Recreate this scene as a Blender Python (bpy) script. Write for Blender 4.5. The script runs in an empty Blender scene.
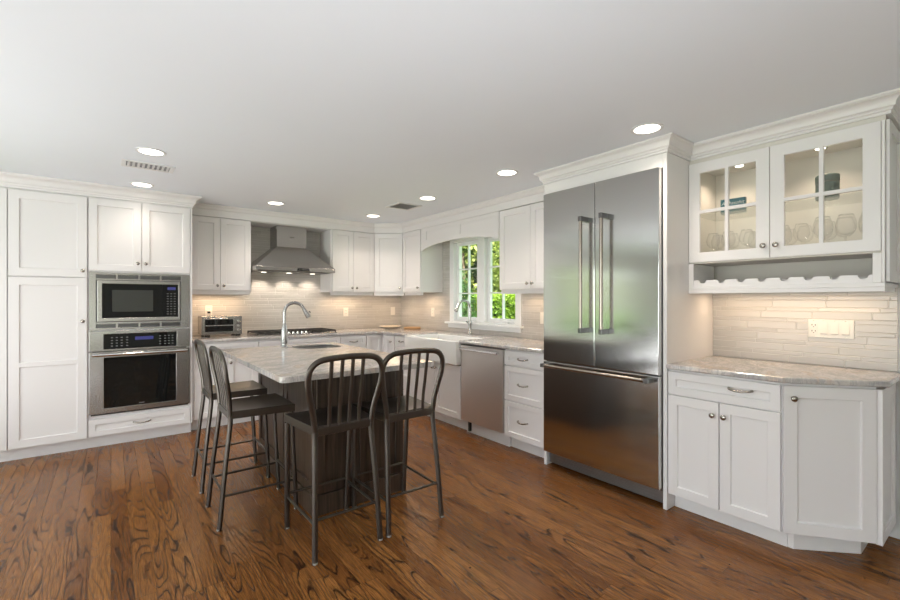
import bpy, bmesh, math, random
from mathutils import Vector, Matrix
S = bpy.context.scene
COL = S.collection
R = math.radians

# ------------------------------------------------------------------ camera
CAM_H = 1.31
cam_d = bpy.data.cameras.new('camera'); cam = bpy.data.objects.new('camera', cam_d); COL.objects.link(cam)
cam.location = (0, 0, CAM_H)
cam.rotation_euler = (R(90), 0, R(52.37 - 90))
cam_d.sensor_width = 36; cam_d.lens = 36 * 439.8 / 900
cam_d.clip_start = .05; cam_d.clip_end = 200
S.camera = cam
# ------------------------------------------------------------------ view
S.view_settings.view_transform = 'Standard'; S.view_settings.look = 'None'
S.view_settings.gamma = 1; S.view_settings.use_curve_mapping = False
S.view_settings.exposure = -0.04
S.cycles.transparent_max_bounces = 40
# ------------------------------------------------------------------ sky and sun
W = bpy.data.worlds.new('World'); S.world = W; W.use_nodes = True
wn = W.node_tree.nodes; wl = W.node_tree.links
for n in list(wn): wn.remove(n)
bg = wn.new('ShaderNodeBackground'); out = wn.new('ShaderNodeOutputWorld')
sky = wn.new('ShaderNodeTexSky'); sky.sky_type = 'NISHITA'; sky.sun_disc = False
sky.sun_elevation = R(55); sky.sun_rotation = R(200); sky.air_density = 1.0; sky.dust_density = 3.0
mixw = wn.new('ShaderNodeMixRGB'); mixw.inputs[0].default_value = .55; mixw.inputs[2].default_value = (3.2, 3.25, 3.3, 1)
wl.new(sky.outputs[0], mixw.inputs[1]); wl.new(mixw.outputs[0], bg.inputs[0]); wl.new(bg.outputs[0], out.inputs[0])
bg.inputs[1].default_value = 1.0

def light(name, kind, loc, energy, color=(1, 1, 1), rot=(0, 0, 0), **k):
    d = bpy.data.lights.new(name, kind); d.energy = energy; d.color = color
    for a, v in k.items(): setattr(d, a, v)
    o = bpy.data.objects.new(name, d); COL.objects.link(o); o.location = loc; o.rotation_euler = rot
    return o
def aim(v): return Vector(v).to_track_quat('-Z', 'Y').to_euler()
light('sun', 'SUN', (0, 0, 10), 20.0, (1, .96, .84), aim((.34, .34, -1.0)), angle=R(1.0))
DAY = (.94, .95, 1.0)
light('added_ceiling_fill', 'AREA', (.1, .5, .80), 25, (.96, .975, 1), (math.pi, 0, 0), shape='RECTANGLE', size=2.4, size_y=1.6)  # added upward fill that brightens the ceiling; not a lamp of the room
light('added_ceiling_fill', 'AREA', (-1.9, 2.9, .6), 48, (.96, .975, 1), aim((.25, .1, 1)), shape='RECTANGLE', size=1.6, size_y=2.6)  # second added fill, left of the pantry side, also lifting the ceiling
light('daylight_left_window', 'AREA', (-4.93, .9, 1.25), 130, DAY, aim((1, 0, .5)), shape='RECTANGLE', size=4.6, size_y=1.9)
light('added_front_daylight', 'AREA', (-2.6, -3.93, 1.25), 20, DAY, aim((-.1, 1, .9)), shape='RECTANGLE', size=3.4, size_y=1.9)  # added area light standing in for daylight from behind the camera
WARM = (1.0, .72, .46); SOFT = (1.0, .87, .74)
CEIL = 2.325
LAMPS = [(.217, 3.63), (.217, 4.71), (1.367, 4.76), (2.50, 4.76), (2.495, 3.6), (2.497, 2.497), (2.513, 1.35)]
LAMPS_ADDED = [(-1.9, 3.4), (-1.9, 1.0), (-3.8, 3.4), (-3.8, 1.0), (-.6, -1.6), (1.9, -1.6)]  # unseen downlights without fixtures, added to light the rest of the room
for p in LAMPS:
    light('downlight_beam', 'SPOT', (p[0], p[1], CEIL - .03), (9 if p[1] == 4.71 else 27), SOFT, (0, 0, 0), spot_size=R(135), spot_blend=.9, shadow_soft_size=.07)
for p in LAMPS_ADDED:
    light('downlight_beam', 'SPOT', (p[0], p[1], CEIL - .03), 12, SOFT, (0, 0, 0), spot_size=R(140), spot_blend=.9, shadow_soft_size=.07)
def strip(x, y, z, sx, sy, e):
    light('under_cabinet_strip', 'AREA', (x, y, z), e, WARM, (0, 0, 0), shape='RECTANGLE', size=sx, size_y=sy)
strip(.95, 5.47, 1.362, .50, .04, 2.2)
strip(2.47, 5.47, 1.362, .52, .04, 1.7)
strip(3.1, 5.3, 1.362, .18, .18, 1.4)
strip(3.27, 4.78, 1.362, .04, .34, 1.1)
strip(3.27, 2.76, 1.362, .04, .70, 1.7)
strip(3.27, .87, 1.352, .04, .80, 2.1)
for x in (1.42, 1.71, 2.0):
    light('hood_lamp', 'SPOT', (x, 5.44, 1.632), 8, (1, .86, .7), aim((0, .45, -1)), spot_size=R(95), spot_blend=.8, shadow_soft_size=.02)
for y in (1.11, .65):
    light('cabinet_puck', 'SPOT', (3.22, y + .06, 2.165), 6, (1, .80, .62), (0, 0, 0), spot_size=R(140), spot_blend=.9, shadow_soft_size=.02)

# ------------------------------------------------------------------ materials
MATS = {}
class NT:
    def __init__(s, name):
        s.m = bpy.data.materials.new(name); s.m.use_nodes = True
        s.n = s.m.node_tree.nodes; s.l = s.m.node_tree.links
        s.b = s.n['Principled BSDF']; s.out = s.n['Material Output']; MATS[name] = s.m
    def new(s, t, **k):
        n = s.n.new(t)
        for a, v in k.items(): setattr(n, a, v)
        return n
    def setv(s, n, i, v):
        if hasattr(v, 'is_output') or isinstance(v, bpy.types.NodeSocket): s.l.new(v, n.inputs[i])
        else: n.inputs[i].default_value = v
    def math(s, op, a, b=0.0, c=None):
        n = s.new('ShaderNodeMath', operation=op); s.setv(n, 0, a); s.setv(n, 1, b)
        if c is not None: s.setv(n, 2, c)
        return n.outputs[0]
    def comb(s, x, y, z):
        n = s.new('ShaderNodeCombineXYZ'); s.setv(n, 0, x); s.setv(n, 1, y); s.setv(n, 2, z); return n.outputs[0]
    def pos(s):
        g = s.new('ShaderNodeNewGeometry'); x = s.new('ShaderNodeSeparateXYZ'); s.l.new(g.outputs['Position'], x.inputs[0])
        return g.outputs['Position'], x.outputs
    def noise(s, v, scale, detail=3, rough=.5, dist=0):
        n = s.new('ShaderNodeTexNoise'); s.l.new(v, n.inputs['Vector'])
        n.inputs['Scale'].default_value = scale; n.inputs['Detail'].default_value = detail
        n.inputs['Roughness'].default_value = rough; n.inputs['Distortion'].default_value = dist
        return n.outputs['Fac']
    def ramp(s, f, stops):
        n = s.new('ShaderNodeValToRGB'); s.l.new(f, n.inputs[0]); e = n.color_ramp.elements
        while len(e) < len(stops): e.new(.5)
        for q, (p, c) in zip(e, stops): q.position = p; q.color = (*c, 1) if len(c) == 3 else c
        return n.outputs[0]
    def mix(s, f, a, b, mode='MIX'):
        n = s.new('ShaderNodeMixRGB', blend_type=mode); s.setv(n, 0, f)
        for i, v in ((1, a), (2, b)):
            s.setv(n, i, (*v, 1) if isinstance(v, tuple) and len(v) == 3 else v)
        return n.outputs[0]
    def bump(s, h, strength=.2, dist=.01):
        n = s.new('ShaderNodeBump'); n.inputs['Strength'].default_value = strength; n.inputs['Distance'].default_value = dist
        s.l.new(h, n.inputs['Height']); s.l.new(n.outputs[0], s.b.inputs['Normal'])
    def p(s, **k):
        for a, v in k.items():
            i = s.b.inputs[a.replace('_', ' ')]
            if isinstance(v, bpy.types.NodeSocket): s.l.new(v, i)
            else: i.default_value = (*v, 1) if isinstance(v, tuple) and len(v) == 3 else v
        return s.m

def simple(name, col, rough=.5, metal=0, **k):
    return NT(name).p(Base_Color=col, Roughness=rough, Metallic=metal, **k)

def paint(name, col, rough=.38):
    t = NT(name); P_, _ = t.pos()
    c = t.mix(t.noise(P_, 3.0, 2), tuple(v * .985 for v in col), col)
    t.p(Base_Color=c, Roughness=rough); t.bump(t.noise(P_, 90, 2), .03, .002); return t.m
paint('cab_white', (.81, .787, .785))
paint('wall_paint', (.74, .73, .71), .6)
paint('ceiling_paint', (.85, .895, .955), .8)
paint('trim_white', (.86, .87, .88), .35)
paint('cab_inside', (.70, .66, .61), .5)

def tile(name, axis):
    t = NT(name); P_, X = t.pos()
    u = X[0] if axis == 'x' else X[1]
    z = X[2]
    # running rows of two heights: 4.6 cm and 2.4 cm
    per = .070
    zz = t.math('SUBTRACT', z, .914)
    k = t.math('FLOOR', t.math('DIVIDE', zz, per))
    f = t.math('SUBTRACT', zz, t.math('MULTIPLY', k, per))
    hi = t.math('GREATER_THAN', f, .045)
    row = t.math('ADD', t.math('MULTIPLY', k, 2.0), hi)
    rn = t.new('ShaderNodeTexWhiteNoise', noise_dimensions='1D'); t.l.new(row, rn.inputs['W'])
    lenr = .27
    uu = t.math('ADD', u, t.math('MULTIPLY', rn.outputs[0], 1.7))
    uk = t.math('FLOOR', t.math('DIVIDE', uu, lenr))
    uf = t.math('SUBTRACT', uu, t.math('MULTIPLY', uk, lenr))
    top = t.math('ADD', .045, t.math('MULTIPLY', hi, .025))
    lo = t.math('MULTIPLY', hi, .045)
    d1 = t.math('SUBTRACT', f, lo); d2 = t.math('SUBTRACT', top, f)
    d = t.math('MINIMUM', d1, d2)
    e = t.math('MINIMUM', uf, t.math('SUBTRACT', lenr, uf))
    m = t.math('MINIMUM', d, e)
    g = t.math('SMOOTH_MIN', m, .003, .001)
    inside = t.math('GREATER_THAN', m, .0013)
    c2 = t.new('ShaderNodeTexWhiteNoise', noise_dimensions='2D'); t.l.new(t.comb(row, uk, 0), c2.inputs['Vector'])
    sv = t.comb(t.math('MULTIPLY', u, 6), t.math('MULTIPLY', z, 90), row)
    n = t.noise(sv, 1.0, 3)
    a = t.mix(c2.outputs[0], (.47, .445, .415), (.56, .53, .50))
    a = t.mix(t.math('MULTIPLY', n, .35), a, (.66, .635, .60))
    c = t.mix(inside, (.70, .68, .65), a)
    t.p(Base_Color=c, Roughness=.22); t.bump(t.math('ADD', t.math('MULTIPLY', g, 1.0), t.math('MULTIPLY', n, .0004)), .8, 1.0)
    return t.m
tile('tile_back', 'x'); tile('tile_side', 'y')

def granite():
    t = NT('granite'); P_, X = t.pos()
    sv = t.comb(t.math('ADD', t.math('MULTIPLY', X[0], 1.4), t.math('MULTIPLY', X[1], .9)), t.math('SUBTRACT', t.math('MULTIPLY', X[1], 2.6), t.math('MULTIPLY', X[0], 1.2)), X[2])
    n1 = t.noise(sv, 1.6, 6, .6, 1.2)
    n2 = t.noise(sv, 5, 8, .65, 2.0)
    n3 = t.noise(P_, 60, 4, .7)
    c = t.ramp(n1, [(.28, (.34, .34, .355)), (.42, (.50, .475, .46)), (.53, (.63, .595, .57)), (.62, (.55, .465, .405))])
    v = t.ramp(n2, [(.40, (0, 0, 0)), (.50, (1, 1, 1)), (.53, (0, 0, 0))])
    c = t.mix(t.math('MULTIPLY', v, .6), c, (.30, .29, .30))
    c = t.mix(t.ramp(n3, [(.55, (0, 0, 0)), (.72, (.55, .55, .55))]), c, (.25, .24, .24))
    t.p(Base_Color=c, Roughness=.12, Specular_IOR_Level=.5); return t.m
granite()

def oak_floor():
    t = NT('oak_floor'); P_, X = t.pos()
    w = .083
    x, y = X[0], X[1]
    i = t.math('FLOOR', t.math('DIVIDE', x, w))
    fx = t.math('SUBTRACT', t.math('DIVIDE', x, w), i)
    r1 = t.new('ShaderNodeTexWhiteNoise', noise_dimensions='1D'); t.l.new(i, r1.inputs['W'])
    yy = t.math('ADD', y, t.math('MULTIPLY', r1.outputs[0], 7.3))
    ln = 1.15
    j = t.math('FLOOR', t.math('DIVIDE', yy, ln))
    fy = t.math('SUBTRACT', yy, t.math('MULTIPLY', j, ln))
    rr = t.new('ShaderNodeTexWhiteNoise', noise_dimensions='2D'); t.l.new(t.comb(i, j, 0), rr.inputs['Vector'])
    seed = t.math('MULTIPLY', rr.outputs[0], 37.0)
    # cathedral grain: contour lines of a long stretched noise
    gx = t.math('ADD', t.math('MULTIPLY', x, 9.0), seed)
    v1 = t.comb(gx, t.math('ADD', t.math('MULTIPLY', y, 1.0), seed), seed)
    n = t.noise(v1, 1.0, 1.0, .4, .15)
    wob = t.noise(t.comb(t.math('MULTIPLY', x, 45), t.math('MULTIPLY', y, 14), seed), 1.0, 2, .5)
    n_ = t.math('ADD', n, t.math('MULTIPLY', wob, .030))
    rings = t.math('FRACT', t.math('MULTIPLY', n_, 14.0))
    dark = t.ramp(rings, [(.0, (.6, .6, .6)), (.04, (1, 1, 1)), (.10, (1, 1, 1)), (.20, (.3, .3, .3)), (.5, (0, 0, 0)), (.9, (.05, .05, .05)), (1.0, (.5, .5, .5))])
    fine = t.noise(t.comb(t.math('MULTIPLY', x, 330), t.math('MULTIPLY', y, 11), seed), 1.0, 3, .6)
    patch = t.noise(t.comb(t.math('ADD', t.math('MULTIPLY', x, 5.0), seed), t.math('MULTIPLY', y, .9), seed), 1.0, 1)
    amt = t.math('MULTIPLY', dark, t.ramp(patch, [(.36, (.30, .30, .30)), (.52, (1, 1, 1))]))
    base = t.ramp(rr.outputs[0], [(0, (.24, .092, .025)), (.35, (.33, .136, .038)), (.7, (.41, .178, .053)), (1, (.28, .110, .031))])
    c = t.mix(t.ramp(fine, [(.40, (.95, .95, .95)), (.60, (0, 0, 0))]), base, t.mix(.6, base, (.04, .016, .008)))
    c = t.mix(t.math('MULTIPLY', amt, .90), c, (.012, .005, .003))
    kn = t.new('ShaderNodeTexVoronoi'); t.l.new(P_, kn.inputs['Vector']); kn.inputs['Scale'].default_value = 6.0
    knot = t.math('LESS_THAN', kn.outputs['Distance'], .035)
    c = t.mix(t.math('MULTIPLY', knot, .9), c, (.012, .006, .003))
    e1 = t.math('MINIMUM', fx, t.math('SUBTRACT', 1.0, fx))
    s1 = t.math('LESS_THAN', e1, .014)
    s2 = t.math('LESS_THAN', fy, .0022)
    seam = t.math('MAXIMUM', s1, s2)
    c = t.mix(t.math('MULTIPLY', seam, .65), c, (.02, .01, .005))
    ro = t.math('ADD', .23, t.math('MULTIPLY', amt, .15))
    t.p(Base_Color=c, Roughness=ro, Specular_IOR_Level=.22)
    h = t.math('SUBTRACT', t.math('MULTIPLY', amt, -.35), seam)
    t.bump(h, .12, .002); return t.m
oak_floor()

def steel(name, col, rough, aniso=.75, streak='z'):
    t = NT(name); P_, X = t.pos()
    k = {'z': (300, 300, 3), 'x': (3, 3, 180)}[streak]
    n = t.noise(t.comb(*[t.math('MULTIPLY', X[q], k[q]) for q in range(3)]), 1.0, 2)
    c = t.mix(n, tuple(v * .985 for v in col), col)
    tg = t.new('ShaderNodeTangent', direction_type='RADIAL', axis='Z')
    t.p(Base_Color=c, Metallic=1.0, Roughness=t.math('ADD', rough - .01, t.math('MULTIPLY', n, .02)), Anisotropic=aniso)
    t.l.new(tg.outputs[0], t.b.inputs['Tangent']); return t.m
steel('steel', (.43, .415, .40), .26, .6, 'x')
steel('steel_soft', (.74, .70, .67), .42, .5, 'x')
steel('steel_fridge', (.57, .57, .56), .15, .75, 'x')
simple('bar_steel', (.40, .35, .31), .25, 1)
simple('steel_dark', (.18, .18, .18), .3, 1)
simple('chrome', (.78, .78, .78), .12, 1)
simple('brushed_nickel', (.50, .50, .50), .24, 1)
simple('nickel', (.44, .41, .37), .27, 1)
simple('gunmetal', (.105, .092, .080), .33, .85)
simple('rubber_tip', (.36, .35, .33), .5)
simple('black_glass', (.006, .007, .007), .04)
simple('black_plastic', (.015, .015, .015), .35)
simple('oven_window_grey', (.05, .052, .048), .08)
simple('key_white', (.24, .24, .24), .5)
simple('display_blue', (.02, .02, .1), .3, 0, Emission_Color=(.25, .28, 1, 1), Emission_Strength=.12)
simple('porcelain', (.86, .86, .85), .08)
simple('plate_plastic', (.80, .76, .70), .35)
simple('slot_dark', (.03, .025, .02), .6)
simple('cast_iron', (.02, .018, .016), .55, .2)
simple('copper_glow', (.55, .42, .33), .3, 1)
simple('wood_board', (.42, .25, .12), .45)
simple('ceramic_cream', (.74, .66, .55), .3)
simple('teal_card', (.035, .15, .19), .45)
simple('text_white', (.8, .82, .82), .5)
simple('trunk_bark', (.10, .07, .045), .9)
simple('roller_fabric', (.86, .87, .88), .7)
simple('vent_metal', (.78, .79, .80), .4)
simple('vent_dark', (.30, .30, .31), .7)
simple('grille_grey', (.30, .30, .30), .35, .9)
def lens_mat():
    t = NT('lamp_lens'); t.p(Base_Color=(1, .95, .88), Emission_Color=(1, .93, .82, 1), Emission_Strength=7.0)
lens_mat()
def walnut():
    t = NT('walnut'); P_, X = t.pos()
    n = t.noise(t.comb(t.math('MULTIPLY', X[0], 45), t.math('MULTIPLY', X[1], 45), t.math('MULTIPLY', X[2], 2.5)), 1.0, 5, .6, .6)
    c = t.ramp(n, [(.3, (.022, .014, .009)), (.5, (.060, .040, .028)), (.7, (.10, .070, .050))])
    t.p(Base_Color=c, Roughness=.33); t.bump(n, .06, .002)
walnut()
def canister_m():
    t = NT('woven_green'); P_, X = t.pos()
    a = t.new('ShaderNodeTexVoronoi'); t.l.new(P_, a.inputs['Vector']); a.inputs['Scale'].default_value = 170
    c = t.mix(a.outputs['Distance'], (.09, .12, .10), (.20, .24, .21))
    t.p(Base_Color=c, Roughness=.8); t.bump(a.outputs['Distance'], .6, .003)
canister_m()
def leaves_m(name, a, b):
    t = NT(name); P_, X = t.pos()
    c = t.mix(t.noise(P_, 4.0, 3), a, b)
    tr = t.new('ShaderNodeBsdfTranslucent'); t.l.new(c, tr.inputs[0])
    mx = t.new('ShaderNodeMixShader'); mx.inputs[0].default_value = .35
    t.p(Base_Color=c, Roughness=.5); t.l.new(t.b.outputs[0], mx.inputs[1]); t.l.new(tr.outputs[0], mx.inputs[2]); t.l.new(mx.outputs[0], t.out.inputs[0])
leaves_m('leaf_hedge', (.09, .22, .015), (.30, .42, .03))
leaves_m('leaf_tree', (.16, .26, .04), (.50, .52, .15))
leaves_m('leaf_dark', (.03, .09, .02), (.09, .19, .04))
leaves_m('grass', (.10, .22, .03), (.18, .32, .05))
simple('hedge_core', (.02, .05, .012), .9)
def glass(name, tint, refl=1.0, ior=1.45):
    t = NT(name)
    tr = t.new('ShaderNodeBsdfTransparent'); tr.inputs[0].default_value = (*tint, 1)
    gl = t.new('ShaderNodeBsdfGlossy'); gl.inputs['Roughness'].default_value = .02
    lw = t.new('ShaderNodeLayerWeight'); lw.inputs[0].default_value = .5
    f = t.math('ADD', .03, t.math('MULTIPLY', t.math('POWER', lw.outputs['Facing'], 4.0), .9))
    mx = t.new('ShaderNodeMixShader'); t.l.new(t.math('MULTIPLY', f, refl), mx.inputs[0])
    t.l.new(tr.outputs[0], mx.inputs[1]); t.l.new(gl.outputs[0], mx.inputs[2]); t.l.new(mx.outputs[0], t.out.inputs[0])
glass('pane_glass', (.97, .985, .98), .8)
glass('shelf_glass', (.95, .975, .965), .8)
def crystal():
    t = NT('crystal')
    tr = t.new('ShaderNodeBsdfTransparent'); tr.inputs[0].default_value = (.985, .985, .985, 1)
    gl = t.new('ShaderNodeBsdfGlossy'); gl.inputs['Roughness'].default_value = .06
    lw = t.new('ShaderNodeLayerWeight'); lw.inputs[0].default_value = .45
    mx = t.new('ShaderNodeMixShader'); t.l.new(t.math('MULTIPLY', t.math('POWER', lw.outputs['Facing'], 2.2), .8), mx.inputs[0])
    t.l.new(tr.outputs[0], mx.inputs[1]); t.l.new(gl.outputs[0], mx.inputs[2]); t.l.new(mx.outputs[0], t.out.inputs[0])
crystal()

# ------------------------------------------------------------------ mesh helpers
class MB:
    def __init__(s): s.bm = bmesh.new()
    def poly(s, vs): 
        return s.bm.faces.new([s.bm.verts.new(v) for v in vs])
    def box(s, x0, x1, y0, y1, z0, z1):
        v = [s.bm.verts.new(p) for p in ((x0, y0, z0), (x1, y0, z0), (x1, y1, z0), (x0, y1, z0), (x0, y0, z1), (x1, y0, z1), (x1, y1, z1), (x0, y1, z1))]
        for f in ((3, 2, 1, 0), (4, 5, 6, 7), (0, 1, 5, 4), (1, 2, 6, 5), (2, 3, 7, 6), (3, 0, 4, 7)): s.bm.faces.new([v[i] for i in f])
        return s
    def prism(s, pts, a0, a1, axis='z'):
        """pts 2D polygon; extruded along axis from a0 to a1"""
        def to3(p, a):
            return {'z': (p[0], p[1], a), 'y': (p[0], a, p[1]), 'x': (a, p[0], p[1])}[axis]
        lo = [s.bm.verts.new(to3(p, a0)) for p in pts]; hi = [s.bm.verts.new(to3(p, a1)) for p in pts]
        n = len(pts)
        s.bm.faces.new(lo[::-1]); s.bm.faces.new(hi)
        for i in range(n): s.bm.faces.new([lo[i], lo[(i + 1) % n], hi[(i + 1) % n], hi[i]])
        return s
    def cells(s, us, zs, depth, yb):
        """stepped panel: depth(i, j) gives the front y of each cell or None for a hole; front looks to -y, back at yb"""
        nu, nz = len(us) - 1, len(zs) - 1
        D = [[depth(i, j) for j in range(nz)] for i in range(nu)]
        cache = {}
        def V(u, y, z):
            k = (round(u, 5), round(y, 5), round(z, 5))
            if k not in cache: cache[k] = s.bm.verts.new(k)
            return cache[k]
        def F(*v):
            try: s.bm.faces.new(v)
            except ValueError: pass
        g = lambda i, j: yb if not (0 <= i < nu and 0 <= j < nz) or D[i][j] is None else D[i][j]
        for i in range(nu):
            for j in range(nz):
                a, b, c, d = us[i], us[i + 1], zs[j], zs[j + 1]
                if D[i][j] is not None:
                    y = D[i][j]
                    F(V(a, y, c), V(b, y, c), V(b, y, d), V(a, y, d))
                    F(V(a, yb, c), V(a, yb, d), V(b, yb, d), V(b, yb, c))
        for i in range(nu + 1):
            for j in range(nz):
                y1, y2 = g(i - 1, j), g(i, j)
                if abs(y1 - y2) > 1e-6:
                    F(V(us[i], y1, zs[j]), V(us[i], y2, zs[j]), V(us[i], y2, zs[j + 1]), V(us[i], y1, zs[j + 1]))
        for i in range(nu):
            for j in range(nz + 1):
                y1, y2 = g(i, j - 1), g(i, j)
                if abs(y1 - y2) > 1e-6:
                    F(V(us[i], y1, zs[j]), V(us[i + 1], y1, zs[j]), V(us[i + 1], y2, zs[j]), V(us[i], y2, zs[j]))
        return s
    def tube(s, pts, rx, ry=None, seg=10, ref=(0, 0, 1), cap=True, closed=False):
        ry = ry or rx; P = [Vector(p) for p in pts]; n = len(P); rings = []
        up = Vector(ref)
        for i, p in enumerate(P):
            if closed: t = (P[(i + 1) % n] - P[i - 1])
            else: t = P[min(i + 1, n - 1)] - P[max(i - 1, 0)]
            t.normalize()
            a = up - t * up.dot(t)
            if a.length < 1e-3: a = t.orthogonal()
            a.normalize(); b = t.cross(a); up = a
            rxx = rx[i] if isinstance(rx, (list, tuple)) else rx
            ryy = ry[i] if isinstance(ry, (list, tuple)) else ry
            rings.append([s.bm.verts.new(p + b * (rxx * math.cos(q)) + a * (ryy * math.sin(q))) for q in [2 * math.pi * k / seg for k in range(seg)]])
        for i in range(n if closed else n - 1):
            A, B = rings[i], rings[(i + 1) % n]
            for k in range(seg): s.bm.faces.new([A[k], A[(k + 1) % seg], B[(k + 1) % seg], B[k]])
        if cap and not closed: s.bm.faces.new(rings[0][::-1]); s.bm.faces.new(rings[-1])
        return s
    def lathe(s, prof, o=(0, 0, 0), axis='z', seg=20, sx=1, sy=1):
        """prof [(r, h)]"""
        rings = []
        for r, h in prof:
            ring = []
            for k in range(seg):
                q = 2 * math.pi * k / seg; a, b = r * math.cos(q) * sx, r * math.sin(q) * sy
                v = {'z': (a, b, h), '-y': (a, -h, b), 'x': (h, a, b), '-z': (a, b, -h)}[axis]
                ring.append(s.bm.verts.new((v[0] + o[0], v[1] + o[1], v[2] + o[2])))
            rings.append(ring)
        for A, B in zip(rings, rings[1:]):
            for k in range(seg): s.bm.faces.new([A[k], A[(k + 1) % seg], B[(k + 1) % seg], B[k]])
        if prof[0][0] > 1e-5: s.bm.faces.new(rings[0][::-1])
        if prof[-1][0] > 1e-5: s.bm.faces.new(rings[-1])
        return s
    def sweep(s, prof, path):
        """prof [(outward, z)] closed loop swept along a 2D path with mitres; outward = right of travel"""
        n = len(path); rings = []
        for i, p in enumerate(path):
            p = Vector(p)
            ds = []
            if i > 0: ds.append((p - Vector(path[i - 1])).normalized())
            if i < n - 1: ds.append((Vector(path[i + 1]) - p).normalized())
            ns = [Vector((d.y, -d.x)) for d in ds]
            m = ns[0] if len(ns) == 1 else (ns[0] + ns[1]) / (1 + ns[0].dot(ns[1]))
            rings.append([s.bm.verts.new((p.x + m.x * o, p.y + m.y * o, z)) for o, z in prof])
        k = len(prof)
        for A, B in zip(rings, rings[1:]):
            for q in range(k): s.bm.faces.new([A[q], A[(q + 1) % k], B[(q + 1) % k], B[q]])
        s.bm.faces.new(rings[0][::-1]); s.bm.faces.new(rings[-1])
        return s
    def build(s, name, mat, parent=None, bevel=0, smooth=False, seg=2, loc=None):
        bmesh.ops.remove_doubles(s.bm, verts=s.bm.verts, dist=1e-6)
        bmesh.ops.recalc_face_normals(s.bm, faces=s.bm.faces)
        me = bpy.data.meshes.new(name); s.bm.to_mesh(me); s.bm.free()
        o = bpy.data.objects.new(name, me); COL.objects.link(o)
        me.materials.append(MATS[mat])
        if smooth:
            for p in me.polygons: p.use_smooth = True
            if smooth == 'auto':
                try: me.set_sharp_from_angle(angle=R(40))
                except Exception: pass
        if bevel:
            b = o.modifiers.new('bevel', 'BEVEL'); b.width = bevel; b.segments = seg; b.limit_method = 'ANGLE'; b.angle_limit = R(50)
            b.harden_normals = False
        if parent: o.parent = parent
        if loc: o.location = loc
        return o

def empty(name, loc=(0, 0, 0), rz=0):
    o = bpy.data.objects.new(name, None); COL.objects.link(o); o.location = loc; o.rotation_euler = (0, 0, rz); o.empty_display_size = .1
    return o
def tag(o, label, cat, group=None, kind=None):
    o['label'] = label; o['category'] = cat
    if group: o['group'] = group
    if kind: o['kind'] = kind
    return o
def struct(o): o['kind'] = 'structure'; return o
def thing(name, label, cat, loc=(0, 0, 0), rz=0, group=None): return tag(empty(name, loc, rz), label, cat, group)
def copy_tree(o, parent=None):
    c = o.copy(); COL.objects.link(c)
    if parent: c.parent = parent
    for ch in list(o.children): copy_tree(ch, c)
    return c
def smooth_path(pts, sub=6):
    P = [Vector(p) for p in pts]; out = []
    for i in range(len(P) - 1):
        a = P[i - 1] if i else P[0] * 2 - P[1]; b, c = P[i], P[i + 1]
        d = P[i + 2] if i + 2 < len(P) else P[-1] * 2 - P[-2]
        for k in range(sub):
            t = k / sub
            out.append(.5 * ((2 * b) + (c - a) * t + (2 * a - 5 * b + 4 * c - d) * t * t + (3 * b - a - 3 * c + d) * t ** 3))
    out.append(P[-1]); return out

# ------------------------------------------------------------------ cabinet pieces (local frame: x right, z up, front looks to -y)
def door(par, x0, x1, z0, z1, rail=.058, t=.020, rec=.012, mid=(), name='door', y=0.0, mat='cab_white', g=.002, step=.002):
    x0 += g; x1 -= g; z0 += g; z1 -= g
    us = [x0, x0 + rail, x0 + rail + step, x1 - rail - step, x1 - rail, x1]
    zs = [z0, z0 + rail]; inner = []
    edges = [z0 + rail]
    for a, b in mid: edges += [a, b]
    edges.append(z1 - rail)
    zs = [z0]
    for k in range(0, len(edges), 2):
        a, b = edges[k], edges[k + 1]
        zs += [a, a + step, b - step, b]; inner.append((a, b))
    zs.append(z1)
    def dep(i, j):
        a = (us[i] + us[i + 1]) / 2; b = (zs[j] + zs[j + 1]) / 2
        if a < x0 + rail or a > x1 - rail: return y - t
        for lo, hi in inner:
            if lo < b < hi:
                if a < x0 + rail + step or a > x1 - rail - step or b < lo + step or b > hi - step: return y - t + rec * .55
                return y - t + rec
        return y - t
    return MB().cells(us, zs, dep, y).build(name, mat, par, .0012, seg=1)
def knob(par, x, z, y=-.020):
    return MB().lathe([(.0075, 0), (.006, .004), (.005, .012), (.010, .015), (.0155, .020), (.0155, .024), (.011, .028), (0, .029)], (x, y, z), '-y', 14).build('knob', 'nickel', par, smooth=True)
def pull(par, x, z, y=-.020, w=.10):
    h = w / 2
    pts = smooth_path([(x - h, y, z + .004), (x - h * .86, y - .016, z + .002), (x - h * .4, y - .026, z - .003), (x, y - .028, z - .004), (x + h * .4, y - .026, z - .003), (x + h * .86, y - .016, z + .002), (x + h, y, z + .004)], 4)
    n = len(pts); r = [.0052 + .002 * abs(2 * k / (n - 1) - 1) for k in range(n)]
    return MB().tube(pts, r, r, 8).build('handle', 'nickel', par, smooth=True)
def body(par, x0, x1, y1, z0, z1, toe=True, mat='cab_white'):
    MB().box(x0, x1, 0, y1, z0, z1).build('cabinet_body', mat, par, .001, seg=1)
    if toe: MB().box(x0, x1, .075, y1 - .02, 0, z0).build('toe_kick', mat, par)
RW = -math.pi / 2     # right-wall things: local x runs to -Y, front looks to -X

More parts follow.
